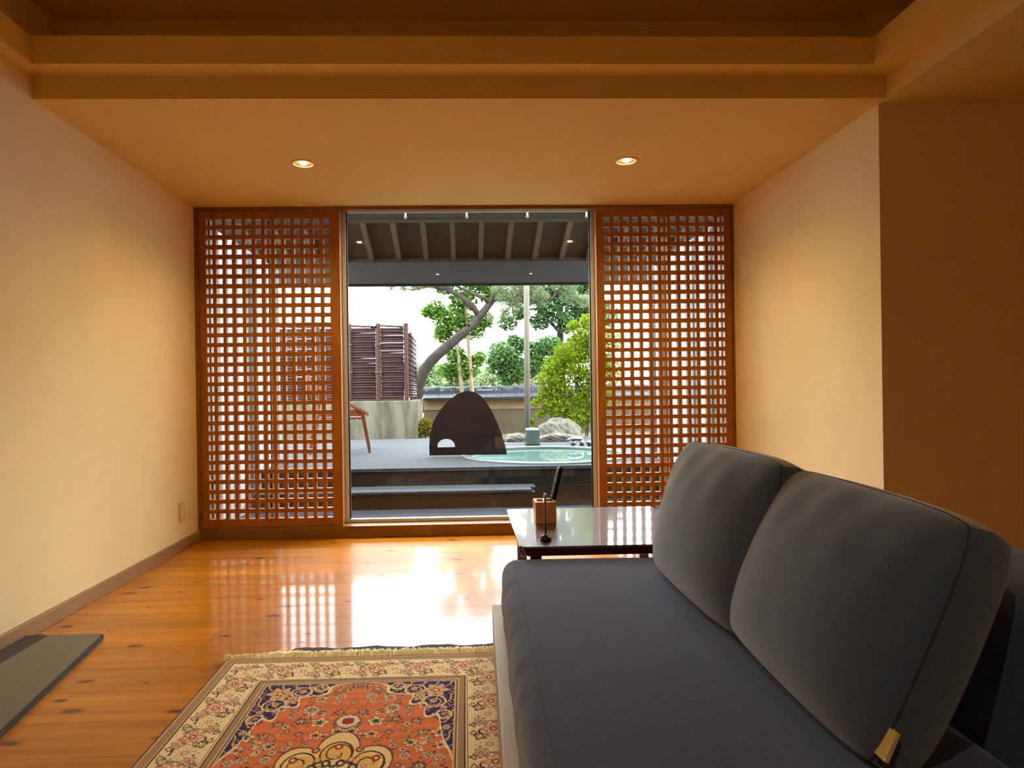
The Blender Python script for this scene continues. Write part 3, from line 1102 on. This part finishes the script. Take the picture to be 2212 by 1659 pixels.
# round bath sunk in the deck
tub = thing('bath_tub', 'round sunken bath filled with pale green water', 'bath', (TCX, TCY, -.14))
zt = .14
obj('basin', lathe_bm([(0, .02), (.70, .02), (.79, .06), (.815, .35), (.82, zt + DZ - .002), (.855, zt + DZ - .002), (.855, .0), (0, 0)], 64), 'tub', tub, smooth=True)
obj('rim', lathe_bm([(.80, zt + DZ - .001), (.80, zt + DZ + .012), (.815, zt + DZ + .018), (.875, zt + DZ + .014), (.885, zt + DZ + .001)], 64, close=True), 'rim', tub, smooth=True)
bm = lathe_bm([(0, zt + DZ - .012), (.3, zt + DZ - .012), (.6, zt + DZ - .012), (.8185, zt + DZ - .012)], 64)
w_ = obj('water', bm, 'water', tub, smooth=True)

# arched lid standing on its flat edge, with a half-moon hand hole
arch = [(-.38, 0), (-.382, .10), (-.372, .22), (-.34, .34), (-.293, .425), (-.235, .505), (-.165, .575), (-.085, .63), (-.02, .655), (.04, .662), (.10, .65), (.16, .61), (.215, .545), (.27, .455), (.325, .335), (.37, .21), (.405, .09), (.422, 0)]
hole = [(-.298, .085)] + [(-.207 + .092 * math.cos(math.radians(180 - i * 15)), .092 + .078 * math.sin(math.radians(180 - i * 15))) for i in range(1, 12)] + [(-.115, .085)]
bm = prism_bm(arch, .028, hole)
ld = thing('bath_cover', 'dark arched wooden bath lid standing on edge with a half-moon hand hole', 'bath lid', (0, 6.47, DZ + .0185), math.radians(-2))
obj('board', bm, 'lid', ld)
obj('batten', box_bm(-.30, .33, .0285, .045, .30, .34, bev=.003), 'lid', ld)

# bath taps
fc = thing('bath_tap', 'chrome bath tap with two round knobs on the rim', 'tap', (1.345, 7.40, DZ + .0005))
obj('column', tube_bm([(.03, 0, 0), (.03, 0, .085)], .026, 16), 'tap', fc, smooth=True)
obj('spout', tube_bm([(.035, 0, .088), (-.04, -.015, .098), (-.10, -.03, .092), (-.145, -.04, .078)], [.026, .024, .019, .014], 14), 'tap', fc, smooth=True)
for dx in (-.075, .118):
    kb = obj('knob', lathe_bm([(0, .075), (.02, .073), (.032, .06), (.036, .045), (.031, .028), (.018, .016), (.018, 0), (0, 0)], 20), 'tap', fc, (dx, -.01, 0), smooth=True)

# small upright box behind the bath
bn = thing('glass_box', 'small grey-green glass box with white rim behind the bath', 'box', (.80, 7.53, DZ + .0005))
obj('base', box_bm(-.085, .085, -.085, .085, 0, .035, bev=.004), 'riser', bn)
for a, b, c_, d_ in ((-.08, .08, -.08, -.074), (-.08, .08, .074, .08), (-.08, -.074, -.074, .074), (.074, .08, -.074, .074)):
    obj('panel', box_bm(a, b, c_, d_, .0355, .20), 'bin', bn)
for x in (-.05, 0, .05):
    obj('towel', box_bm(x - .022, x + .022, -.07, .07, .04, .215 + .008 * (x == 0), bev=.006), 'paper', bn)

# stones
def rock(name, label, loc, size, seed, sub=4, amp=.22):
    bm = bmesh.new()
    bmesh.ops.create_icosphere(bm, subdivisions=sub, radius=1)
    rr = random.Random(seed)
    dirs = [(Vector((rr.uniform(-1, 1), rr.uniform(-1, 1), rr.uniform(-.6, 1))).normalized(), rr.uniform(.70, .95)) for _ in range(11)]
    for v in bm.verts:
        p = v.co.copy()
        for dn, h in dirs:
            k = p.dot(dn)
            if k > h:
                p -= dn * (k - h) * .85
        p *= 1 + .05 * math.sin(9 * p.x + 4 * p.z + seed) * math.sin(7 * p.y + 5 * p.z) + .03 * math.sin(19 * p.x + 13 * p.z)
        v.co = Vector((p.x * size[0], p.y * size[1], max(-.0, (p.z + .45)) * size[2] / 1.45))
    return tag(obj(name, bm, 'stone', None, loc), label, 'rock')


rock('boulder', 'large grey boulder behind the bath taps', (1.27, 8.50, DZ + .001), (.30, .22, .30), 4)
rock('boulder', 'long flat pale stone lying in front of the boulder', (1.20, 8.18, DZ + .001), (.34, .12, .115), 9)
rock('boulder', 'low rough stone left of the glass box', (.64, 8.30, DZ + .001), (.17, .13, .12), 12)

# garden chair, mostly behind the left lattice
ch = thing('garden_chair', 'brown wooden garden chair with sloping arms on the deck', 'chair', (-1.436, 7.27, DZ + .0005), math.radians(8.7))
for sy in (-1, 1):
    yy = sy * .26
    obj('leg', tube_bm([(.315, yy, 0), (.235, yy, .455)], [.018, .026], 4), 'chairwood', ch)
    obj('leg', tube_bm([(-.34, yy, 0), (-.26, yy, .70)], [.02, .026], 4), 'chairwood', ch)
    obj('arm', box_bm(-.32, .33, -.03, .03, -.011, .011, bev=.003), 'chairwood', ch, (.02, yy, .585), (0, math.radians(29), 0))
    obj('apron', box_bm(-.24, .24, yy - .012, yy + .012, .415, .475), 'chairwood', ch)
for i in range(6):
    obj('seat_slat', box_bm(-.22 + i * .08, -.15 + i * .08, -.245, .245, .38, .40, bev=.003), 'chairwood', ch)
for i in range(6):
    obj('back_slat', box_bm(-.012, .012, -.235 + i * .08, -.175 + i * .08, .0, .50, bev=.003), 'chairwood', ch, (-.255, 0, .40), (0, math.radians(-14), 0))

# ------------------------------------------------------------------ side walls of the terrace and the roof over the bath
for s, nm, lab in ((-1, 'wall_terrace_left', 'white plaster side wall of the terrace, left'), (1, 'wall_terrace_right', 'white plaster side wall of the terrace, right')):
    xa, xb = (-1.98, -1.82) if s < 0 else (1.86, 2.02)
    w = struct(nm, box_bm(xa, xb, 4.33, 6.2, -.05, 2.15), 'plaster_white', lab)
    xi = xb if s < 0 else xa
    for i in range(5):
        yy = 4.62 + i * .36
        obj('batten', box_bm(min(xi, xi - s * .03), max(xi, xi - s * .03), yy - .02, yy + .02, -.04, 2.13), 'batten', w)

rf = struct_empty('porch_roof', 'sloping timber roof over the bath with exposed rafters')
SL = .394


def rz(yv):
    return 2.663 - SL * (yv - 6.3)


def sloped(x0, x1, ya, yb, dz0, dz1):
    bm = bmesh.new()
    vs = {}
    for x in (x0, x1):
        for yv in (ya, yb):
            for dz in (dz0, dz1):
                vs[x, yv, dz] = bm.verts.new((x, yv, rz(yv) + dz))
    q = lambda *k: bm.faces.new([vs[i] for i in k])
    q((x0, ya, dz0), (x1, ya, dz0), (x1, yb, dz0), (x0, yb, dz0))
    q((x0, ya, dz1), (x0, yb, dz1), (x1, yb, dz1), (x1, ya, dz1))
    q((x0, ya, dz0), (x0, ya, dz1), (x1, ya, dz1), (x1, ya, dz0))
    q((x0, yb, dz0), (x1, yb, dz0), (x1, yb, dz1), (x0, yb, dz1))
    q((x0, ya, dz0), (x0, yb, dz0), (x0, yb, dz1), (x0, ya, dz1))
    q((x1, ya, dz0), (x1, ya, dz1), (x1, yb, dz1), (x1, yb, dz0))
    return bm


for i in range(-9, 18):
    x = -1.022 + .3035 * i
    obj('rafter', sloped(x - .024, x + .024, 6.0, 7.02, 0, .07), 'rafter', rf)
for i in range(7):
    ya = 5.98 + i * .158
    obj('sheathing_board', sloped(-3.9, 4.1, ya, ya + .155, .0705, .085), 'sheath', rf)
obj('fascia', box_bm(-3.9, 4.1, 7.025, 7.09, 2.125, 2.43, bev=.004), 'beam', rf)
obj('front_beam', box_bm(-3.9, 4.1, 6.93, 7.02, 2.132, 2.372, bev=.004), 'beam', rf)
for x in (-2.45, 2.55):
    obj('post', box_bm(x - .05, x + .05, 6.93, 7.03, DZ + .001, 2.13), 'beam', rf)
hd = struct('trim_2', box_bm(-1.81, 1.85, 4.33, 4.42, 2.130, 2.30, bev=.004), 'header', 'pale timber header outside above the glass')
hk = None
hookm = to_mesh('hook', lathe_bm([(0, -.028), (.010, -.028), (.0115, -.016), (.0075, -.012), (.0075, .028), (0, .028)], 14), True)
for n_, x in enumerate((-.801, -.395, .026, .446, .858)):
    o = link('blind_hook', hookm, 'alu', None, (x, 4.318, 2.160))
    tag(o, 'small metal blind hook under the outside header, %s along the glass' % ('first from the left', 'second from the left', 'in the middle', 'second from the right', 'first from the right')[n_], 'hook', 'blind hooks under the header')

# ------------------------------------------------------------------ concrete wall and bamboo fence
struct('wall_concrete', box_bm(-4.0, -.70, 9.22, 9.42, .10, .80, bev=.01), 'concrete', 'stained concrete garden wall beneath the bamboo fence')
struct('wall_concrete_return', box_bm(-.95, -.75, 9.42, 10.72, .10, .80), 'concrete')
bf = thing('bamboo_fence', 'dark brown bamboo screen fence standing on the concrete wall', 'fence', (-1.3, 9.32, .801))
for x in (-1.3 - .88, -1.714, -1.284, -.872):
    obj('post', tube_bm([(x + 1.3, 0, 0), (x + 1.3, 0, 1.15)], .036, 10), 'fencepost', bf)
for x in (-2.9, -3.5):
    obj('post', tube_bm([(x + 1.3, 0, 0), (x + 1.3, 0, 1.15)], .036, 10), 'fencepost', bf)
sl = {}
rnd = random.Random(9)
for (xa, xb) in ((-3.46, -2.94), (-2.86, -2.22), (-2.14, -1.752), (-1.676, -1.322), (-1.246, -.910)):
    L = xb - xa
    me = to_mesh('bamboo_slat', tube_bm([(0, 0, 0), (L * .5, 0, .001), (L, 0, 0)], .0208, 8), True)
    for i in range(28):
        z = .055 + i * .0375
        if xa > -1.3 and i in (22, 25, 19):
            z += .0022
        link('bamboo_slat', me, 'bamboo', bf, (xa + 1.3, .010 * (i % 2) - .005, z), (0, rnd.uniform(-.004, .004), 0))
    obj('top_rail', tube_bm([(xa + 1.3, 0, 1.118), (xb + 1.3, 0, 1.10)], .017, 8), 'fencepost', bf)
    obj('bottom_board', box_bm(xa + 1.3, xb + 1.3, -.015, .015, .001, .036), 'fencepost', bf)
tie = to_mesh('rope_tie', tube_bm([(-.05, -.04, 0), (.05, -.04, .006)], .012, 6))
for x in (-1.714, -1.284):
    for z in (.42, .83):
        link('rope_tie', tie, 'rope', bf, (x + 1.3, 0, z))
for yv in (9.85, 10.3, 10.7):
    obj('post', tube_bm([(.45, yv - 9.32, 0), (.45, yv - 9.32, 1.06 - .05 * (yv - 9.9))], .026, 8), 'fencepost', bf)
me = to_mesh('bamboo_slat', tube_bm([(.45, .10, 0), (.45, 1.36, 0)], .0208, 8), True)
for i in range(26):
    link('bamboo_slat', me, 'bamboo', bf, (.012 * (i % 2), 0, .055 + i * .0375))

# ------------------------------------------------------------------ tiled garden wall
gw = struct_empty('wall_garden', 'low earthen garden wall with grey glazed tile coping')
obj('upper_plaster', box_bm(-.80, 5.0, 12.0, 12.2, .57, .762), 'clay', gw)
obj('lower_wall', box_bm(-.80, 5.0, 12.02, 12.2, .10, .57), 'clay_dark', gw)
obj('eave_board', box_bm(-.80, 5.0, 11.82, 12.38, .763, .786), 'darkwood', gw)
ft = bmesh.new()
add_box(ft, -.145, .145, -.02, .28, -.012, .012)
flat = to_mesh('flat_tile', ft)
half = bmesh.new()
sg = 10
prof = [(.068 * math.cos(math.pi * k / sg), .068 * math.sin(math.pi * k / sg)) for k in range(sg + 1)]
for (xa, xb, sc_) in ((-.147, .120, 1.0), (.120, .147, 1.16)):
    r1 = [half.verts.new((xa, q[0] * sc_, q[1] * sc_)) for q in prof]
    r2 = [half.verts.new((xb, q[0] * sc_, q[1] * sc_)) for q in prof]
    for k in range(sg):
        half.faces.new((r1[k], r1[k + 1], r2[k + 1], r2[k]))
    half.faces.new(r1)
    half.faces.new(r2[::-1])
ridge = to_mesh('ridge_tile', half, True)
for i in range(19):
    x = -.655 + i * .297
    link('flat_tile', flat, 'tile', gw, (x, 11.80, .802), (math.radians(16), 0, 0))
    link('flat_tile', flat, 'tile', gw, (x, 12.40, .802), (math.radians(16), 0, math.pi))
    link('ridge_tile', ridge, 'tile', gw, (x, 12.10, .945))
obj('ridge_course', box_bm(-.80, 5.0, 12.03, 12.17, .868, .944), 'tile', gw)


# ------------------------------------------------------------------ planting
def leaves(clusters, Y, n, size, seed, depth=1.0, aspect=.5, droop=0.0):
    rs = np.random.RandomState(seed)
    w = np.array([c[2] ** 2 for c in clusters])
    w = w / w.sum()
    pick = rs.choice(len(clusters), n, p=w)
    cen = np.array([[c[0], Y + (c[3] if len(c) > 3 else 0), c[1]] for c in clusters])[pick]
    rad = np.array([c[2] for c in clusters])[pick]
    v = rs.randn(n, 3)
    v /= np.linalg.norm(v, axis=1)[:, None]
    rr = rad * rs.rand(n) ** .45
    P = cen + v * rr[:, None] * np.array([1.08, depth, .95])
    a = rs.randn(n, 3)
    a[:, 2] = a[:, 2] * .5 - droop
    a /= np.linalg.norm(a, axis=1)[:, None]
    b = np.cross(a, rs.randn(n, 3))
    b /= np.linalg.norm(b, axis=1)[:, None]
    s = size * rs.uniform(.6, 1.25, n)[:, None]
    nrm = np.cross(a, b)
    q = np.stack([P - a * s, P + b * s * aspect + nrm * s * .15, P + a * s, P - b * s * aspect + nrm * s * .15], 1).reshape(-1, 3)
    me = bpy.data.meshes.new('foliage')
    me.vertices.add(len(q))
    me.vertices.foreach_set('co', q.ravel())
    me.loops.add(n * 4)
    me.loops.foreach_set('vertex_index', np.arange(n * 4, dtype=np.int32))
    me.polygons.add(n)
    me.polygons.foreach_set('loop_start', np.arange(0, n * 4, 4, dtype=np.int32))
    me.update(calc_edges=True)
    return me


def shift(me, loc):
    for v in me.vertices:
        pass
    co = np.empty(len(me.vertices) * 3)
    me.vertices.foreach_get('co', co)
    co = co.reshape(-1, 3) - np.array(loc)
    me.vertices.foreach_set('co', co.ravel())
    me.update()
    return me


def plant(name, label, cat, loc, clusters, Y, n, size, seed, mat, stems=(), stem_mat='stem', depth=1.0, aspect=.5, droop=0.0, group=None):
    t = thing(name, label, cat, loc, 0, group)
    o = link('foliage', shift(leaves(clusters, Y, n, size, seed, depth, aspect, droop), loc), mat, t)
    o['kind'] = 'stuff'
    for nm, pts, rad in stems:
        obj(nm, tube_bm([(p[0] - loc[0], p[1] - loc[1], p[2] - loc[2]) for p in pts], rad, 8), stem_mat, t, smooth=True)
    return t


young = [(-.203, 2.055, .28), (-.455, 2.217, .17), (-.018, 2.38, .22), (.419, 2.47, .19), (.107, 1.943, .22), (-.351, 1.839, .15), (-.139, 1.51, .16), (.003, 1.291, .22), (-.265, 1.258, .15), (.223, 1.433, .13), (-.6, 2.19, .09), (.304, 2.05, .16), (.2, 2.75, .3), (-.3, 2.6, .15)]
YK = 1.155


def yk(p):
    return (p[0] * YK, 11.4 + (p[1] - 9.85) * YK, .946 + (p[2] - .946) * YK if p[2] > .2 else .10)


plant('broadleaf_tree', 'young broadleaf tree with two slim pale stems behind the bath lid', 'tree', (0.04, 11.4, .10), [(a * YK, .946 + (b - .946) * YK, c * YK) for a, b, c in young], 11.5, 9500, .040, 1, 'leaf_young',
      [('stem', [yk(p) for p in [(-.04, 9.9, .10), (-.053, 9.8, .893), (-.084, 9.8, 1.256), (-.114, 9.85, 1.69), (-.131, 9.9, 2.2)]], [.046, .040, .036, .028, .014]),
       ('stem', [yk(p) for p in [(.12, 9.85, .10), (.107, 9.8, .89), (.077, 9.8, 1.40), (.047, 9.8, 1.835), (.024, 9.85, 2.27), (.014, 9.9, 2.8)]], [.046, .042, .036, .032, .028, .014])], aspect=.55)
mid = [(.763, 1.581, .32), (1.027, 1.31, .27), (.583, 1.405, .18), (1.434, 1.662, .27), (1.123, 1.799, .16), (1.66, 1.793, .20), (1.296, 1.396, .22), (.946, 1.89, .12), (.802, 1.18, .18), (1.9, 1.5, .3), (2.2, 1.7, .3)]
plant('camellia_shrub', 'bushy green shrub rising above the tiled garden wall', 'shrub', (1.2, 13.0, .10), [(a * 1.083, .946 + (b - .946) * 1.083, c * 1.1) for a, b, c in mid], 13.0, 11000, .044, 2, 'leaf_mid',
      [('stem', [(1.2, 13, .10), (1.18, 13, .8), (1.0, 13, 1.5)], [.04, .03, .012]), ('stem', [(1.25, 13.05, .10), (1.35, 13, .9), (1.6, 13, 1.7)], [.035, .028, .01])], aspect=.5)
nand = [(1.445, 1.454, .19), (1.654, 1.707, .18), (1.25, 1.264, .16), (1.57, 1.196, .22), (1.734, 1.45, .16), (1.341, .943, .18), (1.116, .883, .11), (1.661, .811, .19), (.986, .757, .07), (1.177, .69, .10), (1.402, .655, .10), (1.048, .59, .07), (1.754, .553, .13), (1.547, 1.837, .09), (1.741, 1.899, .12), (1.95, 1.6, .25), (2.0, 1.2, .25), (1.95, .8, .2), (1.30, .72, .20), (1.56, .55, .20), (1.20, 1.08, .18), (1.75, 1.05, .2)]
rnd = random.Random(3)
nst = []
for i in range(13):
    x = 1.22 + i * .062
    nst.append(('cane', [(x, 8.95 + rnd.uniform(-.12, .2), .10), (x + rnd.uniform(-.03, .04), 8.9, .8), (x + rnd.uniform(-.09, .12), 8.9, rnd.uniform(1.3, 1.8))], [.009, .008, .004]))
plant('bamboo_shrub', 'lime-green feathery shrub of thin canes beside the bath taps', 'shrub', (1.6, 8.95, .10), nand, 8.8, 15500, .027, 3, 'leaf_nand', nst, 'bark', aspect=.42)
back = [(2.194, 2.391, .29), (1.809, 2.685, .29), (2.489, 2.678, .29), (2.591, 2.967, .24), (1.911, 3.022, .21), (1.612, 2.397, .21), (1.425, 2.882, .19), (2.152, 2.875, .21), (.934, 2.404, .21), (1.227, 2.594, .19), (2.9, 2.5, .4), (1.6, 3.2, .4), (2.5, 3.3, .4)]
plant('broadleaf_tree', 'dark leafy tree with straight grey trunk behind the lime-green shrub', 'tree', (2.15, 13.9, .10), back, 13.4, 9000, .052, 4, 'leaf_back',
      [('trunk', [(2.15, 13.9, .10), (2.13, 13.9, 1.8), (2.15, 13.9, 3.4)], [.11, .085, .06]), ('branch', [(2.13, 13.9, 2.2), (1.6, 13.6, 2.7), (1.2, 13.4, 2.65)], [.04, .03, .012])], 'bark', aspect=.5)
far = [(-1.326, 1.3, .55), (-.614, 1.45, .6), (.093, 1.3, .5), (.807, 1.45, .5), (1.516, 1.25, .45), (2.228, 1.25, .5), (-1.142, 1.75, .35), (-.344, 1.75, .35), (3.2, 1.5, .7), (-2.2, 1.5, .7)]
for i, (x0_, x1_, lab) in enumerate(((-3, -.9, 'pale hazy tree far off beside the leaning pine'), (-.9, .5, 'pale hazy tree far off between the two slim stems'), (.5, 4, 'pale hazy tree far off above the right half of the tiled wall'))):
    cs = [c for c in far if x0_ <= c[0] < x1_]
    cx_ = sum(c[0] for c in cs) / len(cs)
    plant('distant_tree', lab, 'tree', (cx_, 24 + i * 1.6, -.16), cs, 24 + i * 1.6, 4200, .085, 20 + i, 'leaf_far', [('trunk', [(cx_, 24 + i * 1.6, -.16), (cx_, 24 + i * 1.6, 1.3)], [.12, .06])], 'bark', group='distant trees')
hed = [(-.66, .36, .13), (-.53, .36, .13), (-.60, .46, .10), (-.42, .30, .12), (-.30, .32, .12)]
plant('clipped_hedge', 'small clipped yellow-green hedge between concrete wall and bath lid', 'hedge', (-.5, 9.32, .10), hed, 9.32, 3600, .016, 6, 'leaf_hedge', [('stem', [(-.6, 9.32, .10), (-.6, 9.32, .35)], .012), ('stem', [(-.4, 9.32, .10), (-.4, 9.32, .3)], .012)], 'bark', aspect=.6)
plant('seedling', 'tiny bright green sprout beside the glass box', 'plant', (.915, 8.86, .10), [(.915, .50, .05), (.94, .45, .04)], 8.86, 160, .02, 8, 'leaf_nand', [('stem', [(.915, 8.86, .10), (.915, 8.86, .48)], .004)], 'bark', aspect=.6)

# leaning pine
pn = thing('pine_tree', 'leaning old pine with grey trunk crossing the view diagonally', 'tree', (-.88, 11.0, .10))
P0 = Vector((-.88, 11.0, .10))
PK = 1.10


def pt(L):
    return [tuple(Vector((p[0] * PK, 11.0 + (p[1] - 10) * PK, .946 + (p[2] - .946) * PK if p[2] > .2 else .10)) - P0) for p in L]


obj('trunk', tube_bm(pt([(-.80, 10.05, .10), (-.80, 10.05, .65), (-.765, 10., 1.0), (-.655, 10., 1.27), (-.53, 10., 1.43), (-.385, 10., 1.56), (-.20, 10., 1.71), (-.02, 10., 1.855), (.15, 10., 2.01), (.28, 10., 2.16), (.40, 10., 2.31), (.48, 10., 2.45), (.60, 10.05, 2.68)]),
                     [.8 * r for r in (.15, .14, .135, .13, .118, .115, .108, .10, .092, .088, .078, .06, .045)], 12), 'bark', pn, smooth=True)
for nm, L, R_ in (('branch', [(.24, 10, 2.12), (.12, 9.97, 2.30), (-.08, 9.95, 2.46), (-.31, 9.93, 2.56), (-.53, 9.92, 2.60), (-.70, 9.92, 2.57), (-.80, 9.92, 2.54), (-.98, 9.92, 2.57)], [.06, .055, .05, .042, .032, .022, .016, .008]),
                  ('branch', [(.40, 10, 2.32), (.33, 9.93, 2.40), (.15, 9.92, 2.47), (-.08, 9.92, 2.58), (-.25, 9.9, 2.66)], [.04, .036, .032, .026, .016]),
                  ('branch', [(.45, 10, 2.40), (.80, 9.95, 2.36), (1.09, 9.9, 2.346), (1.32, 9.9, 2.344), (1.42, 9.9, 2.40), (1.47, 9.9, 2.48), (1.60, 9.9, 2.62)], [.04, .034, .03, .03, .03, .03, .02]),
                  ('branch', [(1.48, 9.9, 2.48), (1.62, 9.88, 2.40), (1.75, 9.88, 2.32), (1.85, 9.88, 2.24)], [.022, .018, .014, .008])):
    obj(nm, tube_bm(pt(L), [.95 * r for r in R_], 8), 'bark', pn, smooth=True)
ndl = [(.643, 2.40, .15), (.864, 2.43, .18), (1.085, 2.46, .18), (.571, 2.535, .14), (.788, 2.29, .11), (1.232, 2.40, .13), (.42, 2.08, .07), (.64, 2.18, .10), (-.746, 2.60, .11), (-.966, 2.58, .08), (-.527, 2.62, .09), (1.676, 2.43, .14), (1.897, 2.339, .12), (-1.147, 2.58, .07), (.9, 2.7, .3), (1.6, 2.7, .25), (-.3, 2.75, .2)]
o = link('foliage', shift(leaves([(a * PK, .946 + (b - .946) * PK, c * PK) for a, b, c in ndl], 10.9, 26000, .050, 31, 1.0, .075), tuple(P0)), 'needle', pn)
o['kind'] = 'stuff'
o = tag(obj('support_post', tube_bm([(0, 0, 0), (.006, 0, 1.2), (.018, 0, 2.6)], [.039, .037, .034], 14), 'log', None, (.79, 8.0, DZ + .0005), smooth=True), 'slender peeled log post rising behind the glass box', 'post')
